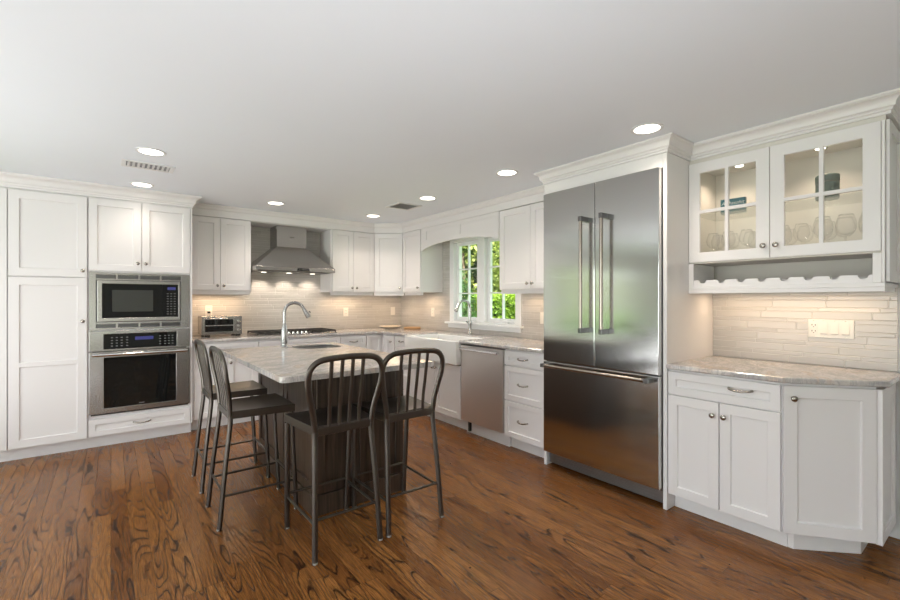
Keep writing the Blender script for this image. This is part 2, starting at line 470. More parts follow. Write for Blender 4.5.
# ================================================================== SETTING
XW, YW = 3.42, 5.62       # kitchen walls
MB().box(-5.1, XW + .12, -4.1, YW + .12, -.06, 0).build('floor', 'oak_floor')['kind'] = 'structure'
struct(MB().box(-6.3, XW + 1.0, -5.4, YW + 1.3, CEIL, CEIL + .12).build('ceiling', 'ceiling_paint'))  # slab runs past the walls as an added, unseen overhang blocking the sun
def wall(name, us, zs, holes, loc, rz):
    m = MB().cells(us, zs, lambda i, j: None if (i, j) in holes else 0.0, .12)
    o = m.build(name, 'wall_paint'); o.location = loc; o.rotation_euler = (0, 0, rz); return struct(o)
wall('wall_back', [-5.1, -4.3, -1.15, XW + .12], [0, .08, 2.06, CEIL], {(1, 1)}, (0, YW, 0), 0)
WY0, WY1, WZ0, WZ1 = 3.27, 4.34, 1.05, 2.03     # kitchen window hole
wall('wall_right', [-YW, -WY1, -WY0, 4.1], [0, WZ0, WZ1, CEIL], {(1, 1)}, (XW, 0, 0), RW)
wall('wall_left', [-4.1, -1.5, 3.3, YW], [0, .25, 2.2, CEIL], {(1, 1)}, (-5.0, 0, 0), math.pi / 2)
wall('wall_front', [-XW - .12, .85, 4.35, 5.1], [0, .25, 2.2, CEIL], {(1, 1)}, (0, -4.0, 0), math.pi)
# door casing at the end of the right wall
struct(MB().cells([-.395, -.385, -.325, -.31], [0, 2.15], lambda i, j: (-.02, -.014, -.02)[i], 0.0).build('trim_1', 'trim_white', None, .002)).rotation_euler = (0, 0, RW)
bpy.data.objects['trim_1'].location = (XW, 0, 0)
b = struct(MB().box(-.30, 1.6, -.015, 0, 0, .11).build('baseboard_right', 'trim_white', None, .003)); b.location = (XW, 0, 0); b.rotation_euler = (0, 0, RW)

# windows ------------------------------------------------------------
def sash(par, x0, x1, z0, z1, nx, nz, y, st=.045, mt=.014, d=.035):
    us = [x0, x0 + st]; 
    w = (x1 - x0 - 2 * st - (nx - 1) * mt) / nx
    for k in range(nx):
        us.append(us[-1] + w)
        if k < nx - 1: us.append(us[-1] + mt)
    us.append(x1)
    zs = [z0, z0 + st]; h = (z1 - z0 - 2 * st - (nz - 1) * mt) / nz
    for k in range(nz):
        zs.append(zs[-1] + h)
        if k < nz - 1: zs.append(zs[-1] + mt)
    zs.append(z1)
    o = MB().cells(us, zs, lambda i, j: None if i % 2 == 1 and j % 2 == 1 else y, y + d).build('sash', 'trim_white', par, .002, seg=1)
    MB().box(x0 + st * .6, x1 - st * .6, y + d * .5 - .002, y + d * .5 + .002, z0 + st * .6, z1 - st * .6).build('pane', 'pane_glass', o)
    return o
win = struct(empty('window_1', (XW, 0, 0), RW))
# casing frame around and centre mullion (local x = -Y)
xa, xb = -WY1, -WY0
MB().cells([xa - .075, xa + .005, -3.89, -3.765, xb - .005, xb + .075], [WZ0 - .01, WZ0 + .005, WZ1 - .005, WZ1 + .075],
           lambda i, j: None if (i in (1, 3) and j == 1) else -.022, .10).build('window_frame', 'trim_white', win, .003)
MB().box(xa - .13, xb + .11, -.065, .0, WZ0 - .036, WZ0 - .01).build('window_sill', 'trim_white', win, .006)
MB().box(xa - .10, xb + .08, -.03, 0, WZ0 - .085, WZ0 - .036).build('window_apron', 'trim_white', win, .003)
sash(win, xa + .006, -3.892, WZ0 + .006, WZ1 - .006, 2, 3, .03, .045)
sash(win, -3.763, xb - .006, WZ0 + .006, WZ1 - .006, 2, 3, .03, .045)
for xx in (-4.02, -3.46):
    c = MB().box(xx - .045, xx + .045, .008, .03, WZ0 + .006, WZ0 + .024); c.tube([(xx + .02, .012, WZ0 + .024), (xx - .03, -.012, WZ0 + .035), (xx - .05, -.014, WZ0 + .022)], .006)
    c.build('crank_handle', 'trim_white', win, .002)
MB().box(-3.80, -3.785, -.034, -.0225, 1.42, 1.52).build('sash_lock', 'trim_white', win, .002)
# far patio doors and windows of the room
def big_window(n, x0, x1, z0, z1, loc, rz, panels):
    w = struct(empty('window_%d' % n, loc, rz)); s_ = (x1 - x0) / panels
    for k in range(panels): sash(w, x0 + k * s_ + .005, x0 + (k + 1) * s_ - .005, z0 + .005, z1 - .005, 1, 1, .03, .07)
big_window(2, -4.3, -1.15, .08, 2.06, (0, YW, 0), 0, 3)
big_window(3, -1.5, 3.3, .25, 2.2, (-5.0, 0, 0), math.pi / 2, 4)
big_window(4, .85, 4.35, .25, 2.2, (0, -4.0, 0), math.pi, 3)

# tiled splashbacks ---------------------------------------------------
tag(MB().box(.63, XW - .012, YW - .012, YW, .914, 2.19).build('tile_backsplash', 'tile_back'), 'long narrow beige tile splashback behind the cooktop and range hood', 'backsplash')
o = tag(MB().cells([-YW + .0, -WY1 - .0755, -WY0 + .0755, -2.325], [.914, WZ0 - .086, WZ1 + .076, 2.19], lambda i, j: None if (i, j) == (1, 1) else 0.0, .012).build('tile_backsplash', 'tile_side'), 'beige tile splashback surrounding the kitchen window above the farmhouse sink', 'backsplash')
o.location = (XW - .012, 0, 0); o.rotation_euler = (0, 0, RW)
tag(MB().box(XW - .012, XW, .41, 1.343, .914, 1.42).build('tile_backsplash', 'tile_side'), 'beige tile splashback with the wide switch plate, under the glass-door cabinet', 'backsplash')

# ================================================================== TALL OVEN WALL
TY = 4.97
pantry = thing('pantry_cabinet', 'tall white pantry cabinet at far left beside the wall oven', 'cabinet', (0, TY, 0))
MB().box(-.745, -.1585, 0, .645, .105, 2.215).build('cabinet_body', 'cab_white', pantry, .001)
MB().box(-.745, -.1585, .06, .62, 0, .105).build('toe_kick', 'cab_white', pantry)
MB().box(-.745, -.660, -.020, -.001, .107, 2.203).build('filler_strip', 'cab_white', pantry, .001)
d = door(pantry, -.655, -.163, .107, 1.500, .064, mid=((.762, .80),)); knob(d, -.193, 1.128)
d = door(pantry, -.655, -.163, 1.505, 2.203, .064); knob(d, -.193, 1.562)
oc = thing('oven_cabinet', 'tall white cabinet housing the microwave and wall oven', 'cabinet', (0, TY, 0))
x0, x1 = -.1575, .63
MB().cells([x0, -.135, .588, x1], [.105, .285, .318, 1.022, 1.045, 1.548, 2.215], lambda i, j: None if i == 1 and j in (2, 4) else 0.0, .64).build('cabinet_body', 'cab_white', oc, .001)
MB().box(x0, x1, .06, .62, 0, .105).build('toe_kick', 'cab_white', oc)
d = door(oc, x0 + .002, .2245, 1.567, 2.203); knob(d, .195, 1.645)
d = door(oc, .2255, .612, 1.567, 2.203); knob(d, .256, 1.645)
d = door(oc, x0 + .002, .612, .110, .262, .045, name='drawer'); pull(d, .228, .190, w=.13)
MB().box(.6155, .630, -.020, -.001, .107, 2.203).build('filler_strip', 'cab_white', oc, .001)
# microwave
mw = thing('microwave', 'built-in stainless microwave set above the wall oven', 'microwave', (0, TY, 0))
MB().box(-.13, .583, .0, .45, 1.05, 1.543).build('oven_body', 'steel_dark', mw)
MB().cells([-.151, -.115, -.105, .035, .05, .20, .215, .365, .38, .535, .562, .605], [1.046, 1.062, 1.100, 1.113, 1.488, 1.500, 1.536, 1.553],
           lambda i, j: (-.008 if (i in (2, 4, 6, 8) and j in (1, 5)) else None if 2 <= i <= 8 and j == 3 else -.022), -.002).build('trim_kit', 'steel', mw, .001, seg=1)
for zz in (1.064, 1.502):
    for a, b in ((-.103, .033), (.052, .198), (.217, .363), (.382, .533)):
        v = MB()
        v.cells([a, b], [zz + k * .0045 for k in range(8)], lambda i, j: -.013 if j % 2 else -.009, -.0075)
        v.build('vent_grille', 'steel_dark', mw)
dr = MB().cells([-.095, -.062, .512, .528], [1.118, 1.150, 1.455, 1.484], lambda i, j: None if (i, j) == (1, 1) else -.034, -.004).build('door', 'steel', mw, .002)
MB().box(-.061, .385, -.030, -.010, 1.151, 1.454).build('door_glass', 'black_glass', dr)
MB().box(.008, .312, -.0315, -.030, 1.205, 1.400).build('window', 'oven_window_grey', dr)
MB().box(.386, .511, -.030, -.010, 1.151, 1.454).build('control_panel', 'black_glass', mw)
MB().box(.425, .49, -.0315, -.030, 1.405, 1.432).build('display', 'display_blue', mw)
for r_ in range(9):
    for c_ in range(3):
        MB().box(.420 + c_ * .028, .434 + c_ * .028, -.0312, -.030, 1.175 + r_ * .024, 1.180 + r_ * .024).build('key', 'key_white', mw)
# wall oven
ov = thing('wall_oven', 'built-in stainless wall oven with black glass window, under microwave', 'oven', (0, TY, 0))
MB().box(-.13, .583, .0, .55, .325, 1.018).build('oven_body', 'steel_dark', ov)
MB().cells([-.151, -.052, .50, .605], [.858, .872, 1.008, 1.035], lambda i, j: -.012 if (i, j) == (1, 1) else -.026, -.002).build('control_frame', 'steel', ov, .0015)
MB().box(-.050, .498, -.016, -.0125, .874, 1.006).build('control_panel', 'black_glass', ov)
MB().box(.175, .315, -.0175, -.016, .945, .975).build('display', 'display_blue', ov)
for c_ in (.00, .035, .07, .11, .36, .40, .43, .46):
    for r_ in range(4): MB().box(.0 + c_, .014 + c_, -.0172, -.016, .895 + r_ * .025, .901 + r_ * .025).build('key', 'key_white', ov)
dr = MB().cells([-.151, -.049, .494, .605], [.308, .352, .800, .850], lambda i, j: -.026 if (i, j) == (1, 1) else -.040, -.002).build('door', 'steel', ov, .002)
MB().box(-.048, .493, -.030, -.0265, .353, .799).build('window', 'black_glass', dr)
h = MB().tube([(-.128, -.085, .828), (.582, -.085, .828)], .013, seg=14)
h.box(-.11, -.09, -.08, -.039, .822, .834).box(.545, .565, -.08, -.039, .822, .834).build('handle', 'chrome', dr, smooth='auto')
MB().box(.205, .245, -.0308, -.030, .366, .371).build('maker_mark', 'key_white', dr)
MB().box(-.14, .595, -.014, -.001, .292, .306).build('vent_slot', 'black_plastic', ov)
# crown mouldings
def crown(label, path, z0, z1, proj, group=None, small=False, base=0.0):
    h = z1 - z0
    if small:
        prof = [(base, z0), (base + .010, z0), (base + .010, z0 + h * .55), (base + proj * .5, z0 + h * .62), (base + proj * .7, z0 + h * .80), (base + proj, z0 + h * .90), (base + proj, z1), (base - .02, z1), (base - .02, z0)]
    else:
        prof = [(0, z0), (.008, z0), (.008, z0 + h * .14), (.016, z0 + h * .20), (.016, z0 + h * .27), (.022, z0 + h * .34)]
        for k in range(7):
            q = k / 6 * math.pi / 2
            prof.append((.026 + (proj - .036) * (1 - math.cos(q)), z0 + h * (.36 + .44 * math.sin(q))))
        prof += [(proj - .006, z0 + h * .86), (proj, z0 + h * .88), (proj, z1), (-.02, z1), (-.02, z0)]
    return tag(MB().sweep(prof, path).build('crown_molding', 'cab_white'), label, 'molding', group)
crown('white stepped crown molding above pantry and oven cabinets at far left', [(-.745, TY), (.63, TY), (.63, 5.29)], 2.2155, CEIL - .001, .075)
crown('white crown molding above the hood and back wall cabinets, turning at corner', [(.632, 5.262), (2.78, 5.262), (3.07, 5.0), (3.07, 3.19)], 2.197, CEIL - .001, .042, small=True)
crown('short white crown molding above the cabinet between window and fridge', [(3.066, 3.186), (3.066, 2.345)], 2.197, CEIL - .001, .05, small=True)
tag(MB().box(1.247, 2.172, 5.29, YW - .013, 2.191, 2.205).build('soffit_panel', 'cab_white'), 'white panel bridging the wall cabinets over the hood chimney', 'panel')

# ================================================================== UPPER CABINETS
def upper(label, loc, rz, w, doors, depth=.34, z0=1.41, z1=2.195, g=None):
    t = thing('wall_cabinet', label, 'cabinet', loc, rz, g)
    MB().box(0, w, 0, depth, z0, z1).build('cabinet_body', 'cab_white', t, .001)
    MB().box(.008, w - .008, .012, .032, z0 - .040, z0).build('light_rail', 'cab_white', t, .002)
    for a, b, k in doors:
        d = door(t, a, b, z0 + .004, z1 - .004); knob(d, k, z0 + .055)
    return t
UY = 5.268
upper('white double-door wall cabinet left of the range hood', (.632, UY, 0), 0, .612, [(.030, .298, .267), (.298, .606, .330)])
upper('white double-door wall cabinet right of the range hood', (2.175, UY, 0), 0, .603, [(.018, .299, .277), (.299, .600, .340)])
# diagonal corner cabinet
t = thing('wall_cabinet', 'white single-door diagonal wall cabinet in the far corner', 'cabinet', (2.781, UY, 0))
dx, dy = 3.078 - 2.781, 5.0 - UY; L = math.hypot(dx, dy); an = math.atan2(dy, dx)
MB().prism([(.0, 0), (dx, dy), (XW - .014 - 2.781, dy), (XW - .014 - 2.781, YW - .014 - UY), (0, YW - .014 - UY)], 1.41, 2.195).build('cabinet_body', 'cab_white', t)
MB().prism([(.0, 0), (dx, dy), (dx + .014, dy + .014), (.014, .014)], 1.368, 1.41).build('light_rail', 'cab_white', t)
d = door(t, .012, L - .012, 1.414, 2.191); d.rotation_euler = (0, 0, an); knob(d, L - .045, 1.465)
upper('narrow white wall cabinet between the corner and the window', (3.078, 4.998, 0), RW, .425, [(.003, .420, .385)], .328)
upper('white double-door wall cabinet between the window and the refrigerator', (3.078, 3.178, 0), RW, .848, [(.016, .420, .393), (.420, .845, .453)], .328)
# arched valance over the window
va = thing('window_valance', 'white arched wooden valance with two recessed panels above the window', 'valance', (3.078, 4.572, 0), RW)
Lv = 4.572 - 3.180
def arch_z(u):
    q = u / Lv
    if q < .03 or q > .97: return 1.925
    s_ = (q - .03) / .94
    return 1.925 + .07 * min(1, math.sin(math.pi * s_) ** .55)
NX = 40
bm_ = MB()
us = [k * Lv / NX for k in range(NX + 1)]
fr = [(u, arch_z(u)) for u in us]
bm_.prism(fr + [(Lv, 2.03), (0, 2.03)], -.012, .008, 'y')
bm_.build('arched_board', 'cab_white', va)
MB().cells([0, .11, .114, .722, .726, .772, .776, Lv - .008, Lv - .004, Lv], [2.03, 2.042, 2.046, 2.150, 2.154, 2.195], lambda i, j: -.004 if i in (2, 6) and j == 2 else -.008 if (i in (1, 2, 3, 5, 6, 7) and j in (1, 2, 3)) else -.012, .008).build('panelled_board', 'cab_white', va)
MB().box(0, Lv, .009, .327, 2.10, 2.195).build('top_board', 'cab_white', va)
# ================================================================== RANGE HOOD
hd = thing('range_hood', 'stainless steel chimney range hood above the gas cooktop', 'range hood', (1.710, 0, 0))
cx0, cx1, cy0 = -.168, .182, 5.325
MB().box(cx0, cx1, cy0, YW - .014, 1.935, 2.19).build('chimney', 'steel', hd, .002)
m = MB()
a = [(-.458, 5.115, 1.688), (.458, 5.115, 1.688), (.458, YW - .014, 1.688), (-.458, YW - .014, 1.688)]
bq = [(cx0 - .004, cy0 - .004, 1.9345), (cx1 + .004, cy0 - .004, 1.9345), (cx1 + .004, YW - .014, 1.9345), (cx0 - .004, YW - .014, 1.9345)]
va_ = [m.bm.verts.new(p) for p in a]; vb_ = [m.bm.verts.new(p) for p in bq]
for k in range(4): m.bm.faces.new([va_[k], va_[(k + 1) % 4], vb_[(k + 1) % 4], vb_[k]])
m.bm.faces.new(va_[::-1]); m.bm.faces.new(vb_)
m.build('canopy', 'steel', hd, .002)
MB().box(-.46, .46, 5.112, YW - .014, 1.640, 1.6875).build('rim', 'steel', hd, .004)
c = MB().prism([(-.005, 1.647), (.145, 1.647), (.135, 1.679), (.005, 1.679)], 5.108, 5.1115, 'y').build('control_panel', 'black_glass', hd)
for k in range(5): MB().box(.02 + k * .024, .028 + k * .024, 5.1072, 5.108, 1.661, 1.665).build('button', 'key_white', c)
MB().box(-.02, .03, cy0 - .001, cy0, 2.052, 2.060).build('maker_mark', 'steel_dark', hd)
for x in (-.29, 0, .29): MB().lathe([(.030, 0), (.030, .004), (.024, .005)], (x, 5.42, 1.640), '-z', 16).build('lamp_lens', 'lamp_lens', hd)
MB().box(-.40, .40, 5.17, 5.36, 1.634, 1.640).build('grease_filter', 'steel_dark', hd)

# ================================================================== BASE CABINETS, back run
BY = 5.012; BX = 2.766; CT = .914; CB = .883
def base_cab(label, loc, rz, w, depth=.59, z1=CB - .002, z0=.112):
    t = thing('base_cabinet', label, 'cabinet', loc, rz)
    body(t, 0, w, depth, z0, z1); return t
t = base_cab('white base cabinet under the toaster oven, beside the oven tower', (.632, BY, 0), 0, .624)
d = door(t, .02, .620, .735, .868, .04, name='drawer'); pull(d, .30, .80)
d = door(t, .02, .318, .118, .730); knob(d, .289, .665)
d = door(t, .320, .620, .118, .730); knob(d, .349, .665)
t = base_cab('wide white base cabinet with false drawer front under the gas cooktop', (1.257, BY, 0), 0, .928)
door(t, .003, .925, .735, .868, .04, name='drawer_front')
d = door(t, .003, .463, .118, .730); knob(d, .435, .665)
d = door(t, .465, .925, .118, .730); knob(d, .493, .665)
t = base_cab('white base cabinet with a pull drawer, right of the cooktop', (2.186, BY, 0), 0, .342)
d = door(t, .003, .339, .735, .868, .04, name='drawer'); pull(d, .171, .80)
d = door(t, .003, .339, .118, .730); knob(d, .03, .665)
t = base_cab('corner white base cabinet where the two counters meet', (2.529, BY, 0), 0, .875, .59)
door(t, .003, .232, .118, .868)
# right run (local x = BYstart - Y)
t = base_cab('narrow white one-door base cabinet at the inner counter corner', (BX, 5.010, 0), RW, .328, .63)
door(t, .03, .105, .118, .868, .02, name='filler_panel')
d = door(t, .105, .325, .118, .868, .05); knob(d, .262, .795)
t = base_cab('narrow white drawer base cabinet left of the farmhouse sink', (BX, 4.681, 0), RW, .335, .63)
for a, b_ in ((.755, .870), (.635, .751), (.380, .631), (.118, .376)):
    d = door(t, .012, .332, a, b_, .04, name='drawer'); pull(d, .172, (a + b_) / 2, w=.09)
t = thing('base_cabinet', 'white two-door base cabinet under the farmhouse sink', 'cabinet', (BX, 4.345, 0), RW)
body(t, 0, .966, .63, .112, .655)
d = door(t, .075, .514, .118, .655, name='door'); knob(d, .487, .592)
d = door(t, .516, .955, .118, .655, name='door'); knob(d, .543, .592)
# dishwasher
t = thing('dishwasher', 'stainless steel dishwasher with bar handle right of the farmhouse sink', 'dishwasher', (BX, 3.377, 0), RW)
MB().box(.004, .590, .0, .58, .135, .870).build('tub', 'steel_dark', t)
dp = MB().box(.006, .588, -.030, -.001, .132, .866).build('door', 'steel_soft', t, .003)
h = MB().box(.03, .562, -.078, -.062, .826, .850); h.box(.045, .065, -.063, -.029, .830, .846).box(.527, .547, -.063, -.029, .830, .846)
h.build('handle', 'chrome', dp, .004)
MB().box(.004, .590, .05, .30, .0, .131).build('toe_kick', 'cab_white', t)
MB().box(.055, .075, .02, .049, .02, .131).build('leg', 'black_plastic', t)
t = base_cab('white three-drawer base cabinet between the dishwasher and refrigerator', (BX, 2.784, 0), RW, .458, .63)
for a, b_ in ((.742, .870), (.438, .737), (.118, .433)):
    d = door(t, .006, .454, a, b_, .045, name='drawer'); pull(d, .228, (a + b_) / 2 + (0 if a > .7 else .0), w=.11)
# worktop (L shape with notch for the sink)
SY0, SY1, SXB = 3.388, 4.346, 3.17
cf = 4.972; cx = 2.722
m = MB().prism([(.634, cf), (cx - .06, cf), (cx, cf - .05), (cx, SY1), (SXB, SY1), (SXB, SY0), (cx, SY0), (cx, 2.326), (XW - .014, 2.326), (XW - .014, YW - .014), (.634, YW - .014)], CB, CT)
tag(m.build('countertop', 'granite', None, .009, seg=3), 'L-shaped grey and cream granite worktop running from cooktop to refrigerator', 'countertop')
# farmhouse sink
sk = thing('farmhouse_sink', 'white apron-front farmhouse sink beneath the window', 'sink', (BX, SY1 - .002, 0), RW)
sl = SY1 - SY0 - .004
m = MB()
x0, x1, y0, y1, z0, z1 = 0.002, sl, -.085, SXB - BX - .002, .664, .902
wt = .028
def ring(z, i): return [(x0 + i, y0 + i, z), (x1 - i, y0 + i, z), (x1 - i, y1 - i, z), (x0 + i, y1 - i, z)]
A = [m.bm.verts.new(p) for p in ring(z0, 0)]; B_ = [m.bm.verts.new(p) for p in ring(z1, 0)]
C_ = [m.bm.verts.new(p) for p in ring(z1, wt)]; D_ = [m.bm.verts.new(p) for p in ring(z0 + .03, wt + .012)]
for P_, Q_ in ((A, B_), (B_, C_), (C_, D_)):
    for k in range(4): m.bm.faces.new([P_[k], P_[(k + 1) % 4], Q_[(k + 1) % 4], Q_[k]])
m.bm.faces.new(A[::-1]); m.bm.faces.new(D_)
m.build('basin', 'porcelain', sk, .010, seg=3)
MB().lathe([(.04, 0), (.04, .003), (.03, .004)], (sl / 2, .15, z0 + .0305), 'z').build('drain', 'chrome', sk)

def faucet(label, loc, rz, h, reach, lever=True):
    f = thing('faucet', label, 'faucet', loc, rz)
    MB().lathe([(.030, 0), (.030, .006), (.024, .012), (.0255, .03), (.029, .08), (.025, .14), (.017, .185), (.0135, .20)] if not lever else
               [(.027, 0), (.027, .008), (.020, .014), (.019, .10), (.024, .11), (.024, .145), (.018, .155), (.0135, .165)]).build('base', 'brushed_nickel', f, smooth=True)
    hb = .195 if not lever else .16
    r_ = reach * .5; top = h
    pts = [(0, 0, hb)]
    zc = top - r_
    pts.append((0, 0, zc - .02))
    for k in range(0, 11):
        q = math.pi * (1 - k / 11.4)
        pts.append((r_ + r_ * math.cos(q), 0, zc + r_ * math.sin(q)))
    pts = [pts[0]] + pts[1:]
    MB().tube(pts, .0135, .0135, 14).build('spout', 'brushed_nickel', f, smooth='auto')
    e = Vector(pts[-1]); dd = (Vector(pts[-1]) - Vector(pts[-2])).normalized()
    P = [e + dd * s_ for s_ in (-.002, .02, .06, .085)]
    MB().tube(P, [.0145, .017, .021, .022], [.0145, .017, .021, .022], 14).build('spray_head', 'brushed_nickel', f, smooth='auto')
    if lever:
        MB().tube([(0, -.02, .128), (0, -.055, .135), (0, -.075, .15)], .009).build('lever', 'brushed_nickel', f, smooth=True)
    else:
        n_ = Vector((-dd.z, 0, dd.x)); k0 = e + dd * .045 + Vector((.022, 0, .012))
        MB().tube([k0, k0 + Vector((.006, 0, .004)), k0 + Vector((.012, 0, -.008))], .005).build('spray_button', 'black_plastic', f, smooth=True)
    return f
faucet('tall chrome gooseneck faucet behind the farmhouse sink, in front of window', (3.27, 3.865, CT), R(172), .39, .155)
# ================================================================== COOKTOP
ck = thing('gas_cooktop', 'stainless gas cooktop with black grates below the range hood', 'cooktop', (1.715, 5.30, CT))
MB().box(-.455, .455, -.25, .24, .0005, .010).build('tray', 'steel', ck, .003)
for gx in (-.30, 0, .30):
    for gy in ((-.12, .12) if gx else (.04,)):
        b = MB().lathe([(.048, .0105), (.048, .015), (.035, .017), (.035, .021), (.0, .022)], (gx, gy, 0)).build('burner', 'cast_iron', ck, smooth='auto')
for gx in (-.303, 0, .303):
    g_ = MB(); w_ = .142
    for yy in (-.215, -.11, 0, .11, .215):
        if gx == 0 and yy < -.12: continue
        g_.box(gx - w_, gx + w_, yy - .006, yy + .006, .024, .038)
    y_lo = -.221 if gx else -.116
    for xx in (-w_, -.05, .05, w_): g_.box(gx + xx - .006, gx + xx + .006, y_lo, .221, .024, .038)
    for xx in (-w_, w_):
        for yy in (y_lo + .006, .215): g_.box(gx + xx - .007, gx + xx + .007, yy - .007, yy + .007, .0102, .026)
    g_.build('grate', 'cast_iron', ck, .002, seg=1)
for k in range(5):
    MB().lathe([(.020, .0102), (.020, .016), (.016, .018), (.015, .032), (0, .033)], (-.10 + k * .05, -.185, 0)).build('control_knob', 'chrome', ck, smooth='auto')
# ================================================================== TOASTER OVEN
to = thing('toaster_oven', 'silver toaster oven on the counter beside the oven tower', 'toaster oven', (.757, 5.27, CT))
MB().cells([0, .035, .300, .395], [.022, .045, .195, .222], lambda i, j: .03 if (i, j) == (1, 1) else 0.0, .26).build('housing', 'steel', to, .004)
dr = MB().cells([.012, .030, .304, .318], [.040, .056, .186, .206], lambda i, j: None if (i, j) == (1, 1) else -.014, -.001).build('door', 'steel', to, .002)
MB().box(.031, .303, -.009, -.005, .057, .185).build('door_glass', 'black_glass', dr)
MB().tube([(.07, -.014, .198), (.09, -.035, .198), (.24, -.035, .198), (.26, -.014, .198)], .006).build('handle', 'chrome', dr, smooth=True)
MB().box(.032, .302, -.0105, -.0095, .118, .126).build('rack_line', 'chrome', dr)
for zz in (.165, .115, .07): MB().lathe([(.016, 0), (.016, .012), (.012, .016), (0, .016)], (.357, -.001, zz), '-y', 16).build('dial', 'chrome', to, smooth='auto')
MB().box(.335, .380, -.0015, 0, .138, .146).build('display', 'black_plastic', to)
for xx in (.03, .33):
    for yy in (.01, .21): MB().box(xx, xx + .05, yy, yy + .03, .0, .0215).build('foot', 'black_plastic', to)
# plate and board in the corner
pl = tag(MB().lathe([(.075, 0), (.08, .004), (.12, .020), (.155, .033), (.158, .037), (.150, .037), (.11, .024), (.07, .010), (0, .009)], seg=32).build('serving_bowl', 'ceramic_cream', smooth=True), 'shallow cream serving dish on the counter in the far corner', 'dish')
pl.location = (3.06, 5.32, CT + .0005)
bd = tag(MB().lathe([(.11, 0), (.115, .004), (.115, .022), (.11, .026), (0, .026)], seg=32).build('cutting_board', 'wood_board', smooth='auto'), 'round tan wooden board lying on counter right of the cream dish', 'board')
bd.location = (3.25, 5.06, CT + .0005)

# outlets
def wall_plate(label, loc, rz, kind='outlet', w=.072, h=.117):
    t = thing('wall_outlet' if kind == 'outlet' else 'light_switch', label, kind if kind == 'outlet' else 'switch', loc, rz)
    MB().box(-w / 2, w / 2, -.006, -.0003, -h / 2, h / 2).build('cover_plate', 'plate_plastic', t, .002)
    if kind == 'outlet':
        i = MB().box(-.017, .017, -.008, -.006, -.034, .034).build('receptacle', 'plate_plastic', t, .001)
        for zz in (-.018, .018):
            for xx in (-.007, .007): MB().box(xx - .0015, xx + .0015, -.0085, -.008, zz - .004, zz + .005).build('slot', 'slot_dark', i)
    else: MB().box(-.017, .017, -.010, -.006, -.034, .034).build('rocker', 'plate_plastic', t, .001)
    return t
yp = YW - .012
t = wall_plate('white wall outlet with dark plug above the toaster oven', (.875, yp, 1.19), 0)
MB().box(-.014, .014, -.032, -.0086, -.030, -.008).build('plug', 'black_plastic', t, .002)
wall_plate('white wall outlet on splashback right of the cooktop', (2.53, yp, 1.146), 0)
wall_plate('white light switch on the back splashback near the corner', (3.265, yp, 1.15), 0, 'switch')
xp = XW - .012
wall_plate('white wall outlet left of the kitchen window', (xp, 4.79, 1.148), RW)
wall_plate('white light switch partly hidden left of the refrigerator', (xp, 2.90, 1.13), RW, 'switch')
bc = thing('blind_cord', 'thin white blind cord with small wooden tassel right of the window', 'cord', (xp - .004, 3.172, 0))
MB().tube([(0, 0, 1.045), (0, 0, 1.368)], .0015, seg=6).build('cord', 'trim_white', bc)
MB().lathe([(.003, 1.045), (.007, 1.035), (.008, 1.018), (0, 1.014)][::-1], seg=10).build('tassel', 'wood_board', bc, smooth=True)
t = thing('switch_plate', 'wide white wall plate with an outlet and three rocker switches', 'switch', (xp, .6925, 1.138), RW)
MB().box(-.1065, .1065, -.006, -.0003, -.055, .055).build('cover_plate', 'plate_plastic', t, .002)
r_ = MB().box(-.0965, -.0615, -.0085, -.006, -.034, .034).build('receptacle', 'plate_plastic', t, .001)
for zz in (-.018, .018):
    for xx in (-.087, -.071): MB().box(xx - .0018, xx + .0018, -.009, -.0085, zz - .002, zz + .007).build('slot', 'slot_dark', r_)
    MB().box(-.0815, -.0765, -.009, -.0085, zz - .011, zz - .007).build('slot', 'slot_dark', r_)
for xx in (-.031, .019, .069):
    MB().prism([(-.006, -.034), (-.0125, -.030), (-.007, .034), (-.006, .034)], xx - .0165, xx + .0165, 'x').build('rocker', 'plate_plastic', t, .001)
for xx in (-.079, -.031, .019, .069):
    for zz in (-.047, .047): MB().box(xx - .002, xx + .002, -.0066, -.006, zz - .002, zz + .002).build('screw', 'nickel', t)

# ================================================================== REFRIGERATOR
fs = thing('refrigerator_surround', 'tall white cabinet panels and frieze enclosing the refrigerator', 'cabinet', (2.742, 2.324, 0), RW)
FW = 2.324 - 1.344
DP = XW - .001 - 2.742
MB().box(0, .022, 0, DP, 0, 2.232).build('side_panel', 'cab_white', fs, .002)
MB().box(FW - .025, FW, 0, DP, 0, 2.232).build('side_panel', 'cab_white', fs, .002)
MB().box(.0225, FW - .0255, 0, .60, 2.143, 2.232).build('frieze', 'cab_white', fs, .002)
crown('large white crown molding above the refrigerator', [(3.09, 2.324), (2.742, 2.324), (2.742, 1.344), (3.066, 1.344)], 2.2325, CEIL - .001, .058)
fr_ = thing('refrigerator', 'large stainless steel french-door refrigerator with bottom freezer', 'refrigerator', (2.742, 2.300, 0), RW)
fw = .930
MB().box(0, fw, .0, .62, .11, 2.141).build('fridge_body', 'steel_dark', fr_)
FS = -.042
for a, b_, hx in ((.004, .4655, .394), (.4695, fw - .004, .560)):
    d = MB().box(a, b_, FS, -.002, .838, 2.139).build('door', 'steel_fridge', fr_, .004)
    h = MB().tube([(hx, FS - .062, 1.085), (hx, FS - .062, 1.895)], .0125, seg=14).build('handle', 'bar_steel', d, smooth='auto')
    for zz in (1.075, 1.868):
        MB().box(hx - .014, hx + .014, FS - .076, FS + .001, zz, zz + .036).build('bracket', 'steel_dark', h, .004)
d = MB().box(.004, fw - .004, FS, -.002, .124, .831).build('freezer_drawer', 'steel_fridge', fr_, .004)
h = MB().tube([(.045, FS - .062, .806), (fw - .045, FS - .062, .806)], .0125, seg=14).build('handle', 'bar_steel', d, smooth='auto')
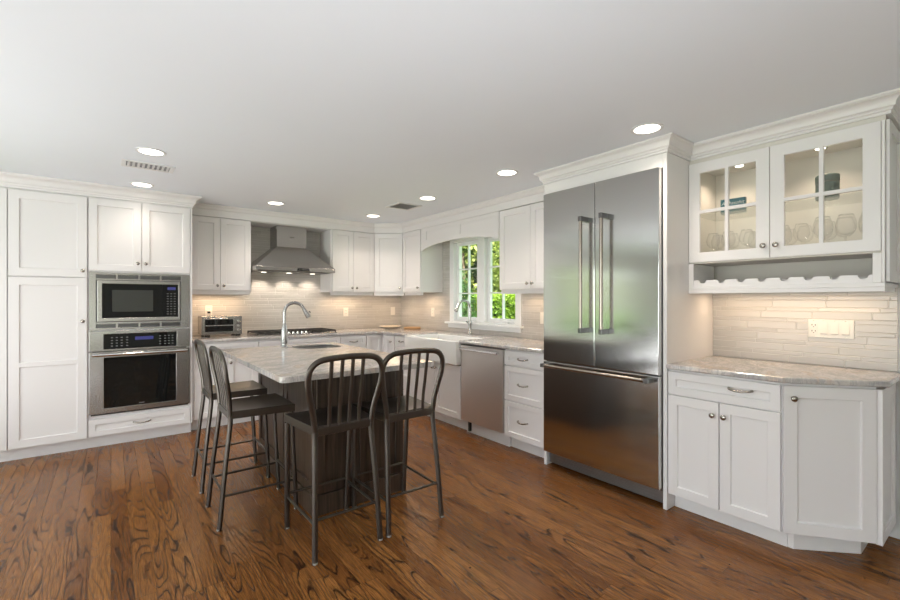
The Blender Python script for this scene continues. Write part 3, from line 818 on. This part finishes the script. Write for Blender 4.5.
for xx in (.032, fw - .068): MB().box(xx, xx + .036, FS - .076, FS + .001, .792, .820).build('bracket', 'steel_dark', h, .004)
MB().cells([.004, .05, .055, fw - .055, fw - .05, fw - .004], [.022, .03, .04, .05, .06, .07, .08, .106], lambda i, j: .035 if i == 2 and j in (1, 3, 5) else .03, .06).build('kick_grille', 'grille_grey', fr_)

# ================================================================== RIGHT NOOK
nb = thing('base_cabinet', 'white base cabinet with one drawer and two doors, right of refrigerator', 'cabinet', (BX, 1.3425, 0), RW)
body(nb, 0, .586, .63, .104, CB - .002)
d = door(nb, .002, .584, .728, .870, .045, name='drawer'); pull(d, .405 if False else .40, .812, w=.115)
d = door(nb, .002, .292, .106, .724, .055); knob(d, .262, .648)
d = door(nb, .294, .584, .106, .724, .055); knob(d, .322, .648)
ab = thing('base_cabinet', 'white angled end base cabinet with one large door by the doorway', 'cabinet', (0, 0, 0))
MB().prism([(BX, .7555), (3.010, .4375), (3.40, .4375), (3.40, .7555)], .104, CB - .002).build('cabinet_body', 'cab_white', ab)
MB().prism([(2.845, .7555), (2.845, .729), (3.065, .502), (3.395, .502), (3.395, .7555)], .0, .104).build('toe_kick', 'cab_white', ab)
an = math.atan2(.4375 - .7555, 3.010 - BX); Lg = math.hypot(.4375 - .7555, 3.010 - BX)
d = door(ab, -.004, Lg - .006, .106, .870, .060); d.location = (BX, .7555, 0); d.rotation_euler = (0, 0, an); knob(d, .036, .806)
e = door(ab, .0, .385, .098, .870, .055, t=.025, name='end_panel'); e.location = (2.998, .437, 0)
m = MB().prism([(2.722, 1.3425), (2.722, .742), (2.995, .385), (XW - .014, .385), (XW - .014, 1.3425)], CB, CT)
tag(m.build('countertop', 'granite', None, .009, seg=3), 'angled grey and cream granite worktop beside the refrigerator', 'countertop')
# glass cabinet
GX = 3.052; gw = 1.3435 - .409
gc = thing('glass_door_cabinet', 'white glass-door display cabinet above the angled counter', 'cabinet', (GX, 1.3435, 0), RW)
gd = XW - .001 - GX
MB().cells([0, .02, gw - .02, gw], [1.547, 1.575, 2.19, 2.232], lambda i, j: None if (i, j) == (1, 1) else 0.0, gd - .012).build('cabinet_body', 'cab_inside', gc)
MB().box(0, gw, gd - .0115, gd, 1.40, 2.21).build('back_board', 'cab_inside', gc)
MB().box(-.0, .0, 0, 0, 0, 0) if False else None
def glass_door(x0, x1, kx):
    z0, z1 = 1.556, 2.2025; st = .068; mt = .02
    a, b_ = x0 + st, x1 - st; c_ = (a + b_) / 2; zc = 1.882
    us = [x0, a, c_ - mt / 2, c_ + mt / 2, b_, x1]; zs = [z0, z0 + .062, zc - mt / 2, zc + mt / 2, z1 - .068, z1]
    d = MB().cells(us, zs, lambda i, j: None if i in (1, 3) and j in (1, 3) else -.021, -.001).build('door', 'cab_white', gc, .0015, seg=1)
    MB().box(a - .01, b_ + .01, -.008, -.005, z0 + .052, z1 - .058).build('pane', 'pane_glass', d)
    knob(d, kx, 1.627, -.021)
glass_door(.002, .452, .425); glass_door(.455, gw - .0145, .487)
MB().cells([gw - .0125, gw - .0005], [1.40, 2.2025], lambda i, j: -.021, -.001).build('end_stile', 'cab_white', gc, .001)
o = door(gc, .001, gd - .001, 1.40, 2.21, .055, t=.014, name='end_panel'); o.location = (gw, 0, 0); o.rotation_euler = (0, 0, math.pi / 2)
MB().box(.021, gw - .021, .045, gd - .013, 1.868, 1.876).build('shelf', 'shelf_glass', gc)
# wine rack under the cabinet
rz_ = []
notches = [1.3435 - v for v in (1.259, 1.149, 1.040, .932, .823, .713, .603, .491)]
pts = [(.03, 1.398)]
pts += [(gw - .045, 1.398), (gw - .045, 1.4385)]
for c_ in reversed(notches):
    pts += [(c_ + .030, 1.4385), (c_ + .022, 1.4375), (c_ + .019, 1.431)]
    for k in range(1, 6):
        q = math.pi * k / 6; pts.append((c_ + .019 * math.cos(q), 1.431 - .014 * math.sin(q)))
    pts += [(c_ - .019, 1.431), (c_ - .022, 1.4375), (c_ - .030, 1.4385)]
pts += [(.03, 1.4385)]
wr = MB().prism(pts, -.012, .006, 'y').build('wine_rack_rail', 'cab_white', gc)
MB().prism(pts, .22, .235, 'y').build('wine_rack_rail', 'cab_white', gc)
MB().box(0, .03, -.018, .30, 1.398, 1.546).build('rack_side', 'cab_white', gc, .001)
MB().box(gw - .045, gw - .0135, -.018, .30, 1.398, 1.546).build('rack_side', 'cab_white', gc, .001)
MB().box(0, gw, -.018, gd - .013, 1.376, 1.3978).build('rack_bottom', 'cab_white', gc, .001)
MB().box(-.0, gw + .0, -.020, .0, 1.352, 1.3755).build('light_rail', 'cab_white', gc, .002)
MB().box(gw - .022, gw, .0, gd - .1, 1.352, 1.3755).build('light_rail', 'cab_white', gc, .002)
crown('white crown molding above the glass-door cabinet at far right', [(GX, 1.2725 + .07), (GX, .397), (XW - .001, .397)], 2.2325, CEIL - .001, .07)
for yy, nm in ((1.11, 'small round puck light inside the left glass-door bay'), (.70, 'small round puck light inside the right glass-door bay')):
    t = thing('puck_light', nm, 'light', (3.22, yy, 2.189), group=None)
    MB().lathe([(.034, 0), (.034, .010), (.026, .012)], (0, 0, 0), '-z').build('housing', 'nickel', t)
    MB().lathe([(.024, .0122), (.020, .015), (0, .016)], (0, 0, 0), '-z').build('lens', 'lamp_lens', t)
# wine glasses
def wine_glass(big):
    k = 1.0 if big else .88
    t = empty('wine_glass')
    f = [(0, 0), (.034, .0), (.034, .0015), (.010, .004), (.004, .008), (.0035, .045), (.004, .082), (.010, .088)]
    MB().lathe([(r * k, h * k) for r, h in f], seg=18).build('stem', 'crystal', t, smooth=True)
    bw = [(.0, .0885), (.020, .091), (.034, .103), (.043, .122), (.045, .140), (.042, .160), (.035, .182), (.031, .197)]
    inn = [(r - .0012, h) for r, h in bw[::-1][:1]]
    MB().lathe([(max(r, 0) * k, h * k) for r, h in bw + inn], seg=20).build('bowl', 'crystal', t, smooth=True)
    return t
big = wine_glass(True); small = wine_glass(False); ub = us_ = False
random.seed(4)
spots = [(y, x) for x in (3.155, 3.265, 3.36) for y in [.487 + .094 * k for k in range(9)]]
used = {True: False, False: False}
for n_, (y, x) in enumerate(spots):
    if x > 3.3 and n_ % 2: continue
    isb = y < .72
    src = big if isb else small
    if used[isb]: src = copy_tree(src)
    used[isb] = True
    src.location = (x + random.uniform(-.006, .006), y + random.uniform(-.006, .006) + (.018 if x > 3.2 else 0), 1.576)
    bay = 'left' if y > .88 else 'right'
    row = 'front' if x < 3.2 else 'middle' if x < 3.3 else 'rear'
    if isb: tag(src, 'larger clear wine glass in the %s row, right end of right cabinet bay' % row, 'wine glass', 'large wine glasses in the %s row of right bay' % row)
    else: tag(src, 'clear stemmed wine glass in the %s row behind the %s glass door' % (row, bay), 'wine glass', 'wine glasses in the %s row of the %s bay' % (row, bay))
# shelf items
cn = thing('canister', 'dark green woven round canister on the upper glass shelf', 'canister', (3.20, .665, 1.8765))
MB().lathe([(.050, 0), (.052, .003), (.052, .094), (.050, .096)], seg=28).build('container', 'woven_green', cn, smooth='auto')
MB().lathe([(.0535, .0965), (.0535, .132), (.050, .136), (0, .137)], seg=28).build('lid', 'woven_green', cn, smooth='auto')
MB().tube([(.0535 * math.cos(q), .0535 * math.sin(q), .0945) for q in [k * math.pi / 14 for k in range(28)]], .0018, seg=6, closed=True).build('rim_cord', 'nickel', cn)
cd = thing('gift_box', 'flat teal box with white script lettering on the upper glass shelf', 'box', (3.22, 1.150, 1.8765), RW + R(4))
MB().box(-.070, .070, 0, .035, 0, .098).build('box_body', 'teal_card', cd, .001)
cu = bpy.data.curves.new('script', 'FONT'); cu.body = 'Alphasohit'; cu.size = .030; cu.extrude = .0004; cu.align_x = 'CENTER'; cu.shear = .3
to_ = bpy.data.objects.new('lettering_tmp', cu); COL.objects.link(to_); bpy.context.view_layer.update()
me = bpy.data.meshes.new_from_object(to_.evaluated_get(bpy.context.evaluated_depsgraph_get()))
bpy.data.objects.remove(to_)
lt = bpy.data.objects.new('lettering', me); COL.objects.link(lt); me.materials.clear(); me.materials.append(MATS['text_white'])
lt.parent = cd; lt.location = (.0, -.0006, .060); lt.rotation_euler = (R(90), 0, 0)

# ================================================================== ISLAND
IX0, IX1, IY0, IY1 = .688, 1.655, 2.300, 3.93
isl = thing('kitchen_island', 'dark walnut island base with panelled sides in the room centre', 'island', (0, 0, 0))
bx0, bx1, by0, by1 = .985, 1.600, 2.625, 3.85
MB().box(bx0, bx1, by0, by1, .0, CB - .001).build('island_body', 'walnut', isl, .001)
# left side frames (face looks to -X): local x = -Y
def isl_panel(x0, x1, loc, rz, nm, rail=.06):
    o = door(isl, x0, x1, .125, CB - .004, rail, t=.018, rec=.010, name=nm, mat='walnut'); o.location = loc; o.rotation_euler = (0, 0, rz)
isl_panel(0, .655, (bx0, by1, 0), RW, 'side_panel')
isl_panel(.668, 1.222, (bx0, by1, 0), RW, 'side_panel')
isl_panel(.004, .285, (bx0, by0, 0), 0, 'end_panel', .05)
isl_panel(.330, .611, (bx0, by0, 0), 0, 'end_panel', .05)
MB().box(bx0 + .287, bx0 + .328, by0 - .024, by0 - .0005, .125, CB - .004).build('pilaster', 'walnut', isl, .002)
MB().box(bx0 - .026, bx0 - .0005, by0 - .03, by1, 0, .122).build('plinth_board', 'walnut', isl, .004)
MB().box(bx0, bx1 + .016, by0 - .03, by0 - .0005, 0, .122).build('plinth_board', 'walnut', isl, .004)
# right side doors face +X
isl_panel(0, .60, (bx1, by0 + .005, 0), math.pi / 2, 'door')
isl_panel(.61, 1.21, (bx1, by0 + .005, 0), math.pi / 2, 'door')
# island top with sink hole
m = MB(); bm = m.bm
def rrect(x0, x1, y0, y1, r, n=5):
    out = []
    for cx_, cy_, a0 in ((x1 - r, y0 + r, -90), (x1 - r, y1 - r, 0), (x0 + r, y1 - r, 90), (x0 + r, y0 + r, 180)):
        for k in range(n + 1):
            q = R(a0 + 90 * k / n); out.append((cx_ + r * math.cos(q), cy_ + r * math.sin(q)))
    return out
outer = rrect(IX0, IX1, IY0, IY1, .03)
SC = (1.385, 3.66)
inner = [(SC[0] + .19 * math.copysign(abs(math.cos(q)) ** .6, math.cos(q)), SC[1] + .17 * math.copysign(abs(math.sin(q)) ** .6, math.sin(q))) for q in [2 * math.pi * k / 32 for k in range(32)]]
edges = []
for lp in (outer, inner):
    vs = [bm.verts.new((p[0], p[1], CB)) for p in lp]
    for k in range(len(vs)): edges.append(bm.edges.new((vs[k], vs[(k + 1) % len(vs)])))
r_ = bmesh.ops.triangle_fill(bm, use_beauty=True, use_dissolve=False, edges=edges)
fs_ = [g for g in r_['geom'] if isinstance(g, bmesh.types.BMFace)]
ex = bmesh.ops.extrude_face_region(bm, geom=fs_)
bmesh.ops.translate(bm, vec=(0, 0, CT - CB), verts=[g for g in ex['geom'] if isinstance(g, bmesh.types.BMVert)])
tag(m.build('countertop', 'granite', None, .009, seg=3), 'rectangular granite island worktop with small sink and faucet', 'countertop')
iss = thing('island_sink', 'small oval stainless prep sink set into the island top', 'sink', (SC[0], SC[1], 0))
def oval(k, z): return [(.19 * k * math.copysign(abs(math.cos(q)) ** .6, math.cos(q)), .17 * k * math.copysign(abs(math.sin(q)) ** .6, math.sin(q)), z) for q in [2 * math.pi * j / 32 for j in range(32)]]
m = MB(); prev = None
for k, z in ((.992, CT - .006), (.985, CT - .05), (.93, CT - .13), (.80, CT - .155)):
    cur = [m.bm.verts.new(p) for p in oval(k, z)]
    if prev:
        for j in range(32): m.bm.faces.new([prev[j], prev[(j + 1) % 32], cur[(j + 1) % 32], cur[j]])
    prev = cur
m.bm.faces.new(prev)
ob = m.build('basin', 'steel_dark', iss, smooth='auto')
so = ob.modifiers.new('solid', 'SOLIDIFY'); so.thickness = .0015
MB().lathe([(.035, 0), (.035, .003), (.025, .004)], (0, 0, CT - .152)).build('drain', 'chrome', iss)
faucet('tall brushed gooseneck faucet standing on the island top', (1.158, 3.79, CT), R(-6), .372, .165, lever=False)

# ================================================================== BAR STOOLS (seat front is local +y)
def make_stool():
    t = empty('bar_stool')
    M_ = 'gunmetal'
    for sx in (-1, 1):
        pts = smooth_path([(sx * .182, 0, .0), (sx * .172, .028, .30), (sx * .160, .058, .56), (sx * .158, .062, .632)], 5)
        l = MB().tube(pts, .0155, .0135, 10, ref=(0, 1, 0)).build('leg', M_, t, smooth='auto')
        MB().lathe([(.0125, 0), (.0145, .002), (.0145, .010)], (sx * .182, .0, 0), seg=12).build('foot_cap', 'rubber_tip', l)
        pts = smooth_path([(sx * .182, .435, 0), (sx * .187, .418, .30), (sx * .190, .402, .617)], 4)
        l = MB().tube(pts, .0155, .0135, 10, ref=(0, 1, 0)).build('leg', M_, t, smooth='auto')
        MB().lathe([(.0125, 0), (.0145, .002), (.0145, .010)], (sx * .182, .435, 0), seg=12).build('foot_cap', 'rubber_tip', l)
        MB().tube([(sx * .176, .013, .185), (sx * .184, .426, .185)], .0075, seg=8).build('footrest', M_, t, smooth='auto')
    MB().tube([(-.172, .020, .205), (.172, .020, .205)], .0075, seg=8).build('footrest', M_, t, smooth='auto')
    MB().tube([(-.180, .424, .205), (.180, .424, .205)], .0085, seg=8).build('footrest', M_, t, smooth='auto')
    # hoop of the back
    L_ = [(-.158, .062, .632), (-.170, .056, .72), (-.189, .045, .80), (-.202, .034, .86), (-.207, .027, .91), (-.201, .020, .953), (-.180, .015, .985), (-.145, .012, 1.004), (-.09, .011, 1.011), (-.03, .010, 1.014)]
    pts = smooth_path(L_ + [(-x, y, z) for x, y, z in L_[::-1]], 4)
    MB().tube(pts, .0115, .0165, 12, ref=(1, 0, 0)).build('back_hoop', M_, t, smooth='auto')
    for q in (-.084, -.028, .028, .084):
        P = smooth_path([(q, .060, .640), (q, .053, .74), (q * 1.04, .034, .86), (q * 1.06, .012, 1.003)], 4)
        MB().tube(P, .0110, .0048, 8, ref=(0, 1, 0)).build('back_slat', M_, t, smooth='auto')
    MB().box(-.150, .150, .053, .072, .612, .655).build('back_rail', M_, t, .005)
    # saddle seat with a rolled apron
    m = MB(); nx, ny = 14, 12; top = []
    def P(i, j):
        u = i / nx * 2 - 1; v = j / ny
        hw = .172 + (.205 - .172) * v
        y = .060 + v * .372 + (-.012 * u * u if j == ny else 0)
        z = .664 - .018 * (1 - u * u) * math.sin(math.pi * min(1, v * 1.15 + .02)) - .006 * v * (1 - u * u)
        return (u * hw, y, z)
    G = [[m.bm.verts.new(P(i, j)) for j in range(ny + 1)] for i in range(nx + 1)]
    for i in range(nx):
        for j in range(ny): m.bm.faces.new([G[i][j], G[i + 1][j], G[i + 1][j + 1], G[i][j + 1]])
    rim = [G[i][0] for i in range(nx)] + [G[nx][j] for j in range(ny)] + [G[i][ny] for i in range(nx, 0, -1)] + [G[0][j] for j in range(ny, 0, -1)]
    low = [m.bm.verts.new((v.co.x, v.co.y, v.co.z - .045)) for v in rim]
    n = len(rim)
    for k in range(n): m.bm.faces.new([rim[k], rim[(k + 1) % n], low[(k + 1) % n], low[k]])
    inn = [m.bm.verts.new((v.co.x * .965, .246 + (v.co.y - .246) * .965, v.co.z)) for v in low]
    for k in range(n): m.bm.faces.new([low[k], low[(k + 1) % n], inn[(k + 1) % n], inn[k]])
    inn2 = [m.bm.verts.new((v.co.x, v.co.y, .630)) for v in inn]
    for k in range(n): m.bm.faces.new([inn[k], inn[(k + 1) % n], inn2[(k + 1) % n], inn2[k]])
    m.bm.faces.new(inn2)
    m.build('seat', M_, t, .004, smooth='auto', seg=2)
    return t
stool = make_stool()
ST = [((.983, 2.135, 0), 0, 'metal bar stool at the island end nearest the camera, left one'),
      ((1.400, 2.135, 0), 0, 'metal bar stool at island end, the one nearer the dishwasher'),
      ((.488, 2.962, 0), RW, 'metal bar stool on the island left side, nearer the camera'),
      ((.488, 3.575, 0), RW, 'metal bar stool on the island left side, nearer the wall oven')]
for k, (p, rz, lab) in enumerate(ST):
    o = stool if k == 0 else copy_tree(stool)
    o.location = p; o.rotation_euler = (0, 0, rz); tag(o, lab, 'bar stool', 'bar stools around the island')

# ================================================================== CEILING FITTINGS
def lamp():
    t = empty('recessed_light')
    MB().lathe([(.090, 0), (.090, .004), (.081, .007), (.071, .004), (.071, 0)], seg=32, axis='-z').build('trim_ring', 'vent_metal', t, smooth='auto')
    MB().lathe([(.0705, .0005), (.0705, .003), (.03, .0035), (0, .0035)], seg=32, axis='-z').build('lens', 'lamp_lens', t, smooth='auto')
    return t
l0 = lamp()
LL = ['recessed ceiling light between camera and far left vent', 'recessed ceiling light just above the oven cabinet', 'recessed ceiling light in front of the range hood',
      'recessed ceiling light nearest the far kitchen corner', 'recessed ceiling light beside the small far vent, before the window', 'recessed ceiling light left of the refrigerator top', 'largest recessed ceiling light, directly in front of refrigerator crown']
LL[0] = 'recessed ceiling light at left, on the camera side of the rectangular vent'
for k, p in enumerate(LAMPS):
    o = l0 if k == 0 else copy_tree(l0)
    o.location = (p[0], p[1], CEIL - .0002); tag(o, LL[k], 'ceiling light', 'recessed ceiling lights')
def vent(label, cx_, cy_, w, h, long_x=True):
    t = thing('ceiling_vent', label, 'vent', (cx_, cy_, CEIL - .0003))
    a, b_ = w / 2, h / 2; r_ = .028
    o = MB().cells([-a, -a + r_, a - r_, a], [-b_, -b_ + r_, b_ - r_, b_], lambda i, j: None if (i, j) == (1, 1) else -.007, 0).build('vent_frame', 'vent_metal', t, .002)
    o.rotation_euler = (R(90), 0, 0)   # local z -> +y, front (-y) -> down
    MB().box(-a + r_, a - r_, -b_ + r_, b_ - r_, -.0015, -.0005).build('duct', 'vent_dark', t)
    n = 9 if long_x else 6
    for k in range(n):
        if long_x:
            x = -a + r_ + (k + .5) * (w - 2 * r_) / n
            MB().prism([(x - .008, -.0085), (x - .006, -.0095), (x + .009, -.003), (x + .007, -.002)], -b_ + r_, b_ - r_, 'y').build('louver', 'vent_metal', t)
        else:
            y = -b_ + r_ + (k + .5) * (h - 2 * r_) / n
            MB().prism([(y - .010, -.0085), (y - .008, -.0095), (y + .009, -.003), (y + .007, -.002)], -a + r_, a - r_, 'x').build('louver', 'vent_metal', t)
vent('rectangular white louvered ceiling vent at left, between two recessed lights', .225, 4.03, .33, .20)
vent('square white ceiling vent near the far corner, before the window', 2.506, 4.07, .29, .29, False)

# ================================================================== OUTSIDE
struct(MB().box(-60, 60, -60, 60, -.62, -.60).build('ground', 'grass'))
def leaf_mesh(pts, size, seed, squash=1.0):
    rnd = random.Random(seed); m = MB()
    for p in pts:
        s_ = size * rnd.uniform(.6, 1.3)
        n = Vector((rnd.gauss(0, 1), rnd.gauss(0, 1), rnd.gauss(.5, 1))).normalized()
        a = n.orthogonal().normalized(); a = Matrix.Rotation(rnd.uniform(0, 6.28), 3, n) @ a; b_ = n.cross(a)
        p = Vector(p); c = n * s_ * .15
        m.poly([p - a * s_, p - b_ * s_ * .5 + c, p + a * s_, p + b_ * s_ * .5 + c])
    return m
def clumpy(c, rad, n, seed, nc=14):
    rnd = random.Random(seed); cs = []
    for _ in range(nc):
        v = Vector((rnd.gauss(0, 1), rnd.gauss(0, 1), rnd.gauss(0, 1))).normalized() * rnd.uniform(.35, .85)
        cs.append((v, rnd.uniform(.28, .5)))
    out = []
    while len(out) < n:
        v, r_ = rnd.choice(cs)
        q = Vector((rnd.gauss(0, 1), rnd.gauss(0, 1), rnd.gauss(0, 1))).normalized() * r_ * rnd.uniform(.75, 1.05) + v
        out.append((c[0] + q.x * rad[0], c[1] + q.y * rad[1], c[2] + q.z * rad[2]))
    return out
def tree(label, x, y, r_, h, mat, seed, n=2600, size=.13, zc=None):
    t = thing('leafy_tree', label, 'tree', (x, y, -.6), 0, 'trees beyond the window hedge')
    zc = zc or h * .55
    MB().tube([(0, 0, 0), (.05, .02, zc * .5), (0, .05, zc * 1.2)], [.16, .12, .05], [.16, .12, .05]).build('trunk', 'trunk_bark', t, smooth=True)
    leaf_mesh(clumpy((0, 0, zc), (r_, r_, h * .5), n, seed), size, seed).build('crown', mat, t)
hg = thing('clipped_hedge', 'bright green clipped hedge seen through the kitchen window', 'hedge', (0, 0, -.6))
hx0, hx1, hy0, hy1, hz = 8.6, 9.9, 6.0, 17.5, 2.02
MB().box(hx0 + .12, hx1 - .1, hy0 + .1, hy1 - .1, 0, hz - .12).build('branches', 'hedge_core', hg)
rnd = random.Random(9); P_ = []
for _ in range(11000): P_.append((hx0 + rnd.uniform(-.04, .12), rnd.uniform(hy0, hy1), rnd.uniform(.6, hz)))
for _ in range(9000): P_.append((rnd.uniform(hx0, hx1), rnd.uniform(hy0, hy1), hz - rnd.uniform(-.05, .12)))
leaf_mesh(P_, .06, 3).build('foliage', 'leaf_hedge', hg)
tree('sunlit yellow-green tree beyond the hedge, seen in left window sash', 10.6, 12.9, 1.7, 5.6, 'leaf_tree', 11, 5200, .10)
tree('sunlit tree beyond the hedge, seen in right window sash', 11.4, 10.6, 1.8, 6.2, 'leaf_tree', 12, 5200, .10)
tree('dark tree filling the gap behind the sunlit trees', 14.0, 14.6, 2.8, 7.5, 'leaf_dark', 13, 5200, .17)
tree('dark broad tree far behind the right sash trees', 14.5, 11.5, 2.8, 7.5, 'leaf_dark', 14, 5200, .17)
tree('dark broad tree far behind the left sash trees', 12.6, 17.2, 2.8, 7.5, 'leaf_dark', 15, 5200, .17)
tree('low dark shrubby tree before the hedge in the left sash', 8.1, 9.9, .8, 2.6, 'leaf_dark', 16, 4200, .06)
# greenery outside the patio doors (mirrored in the refrigerator doors)
for k, (x, y) in enumerate(((-7.5, 13.5), (-4.0, 14.5), (-11.5, 12.5), (-1.0, 15.0))):
    tree('green garden tree outside the patio doors', x, y, 2.2, 4.4, 'leaf_tree', 30 + k, 1500, .2)
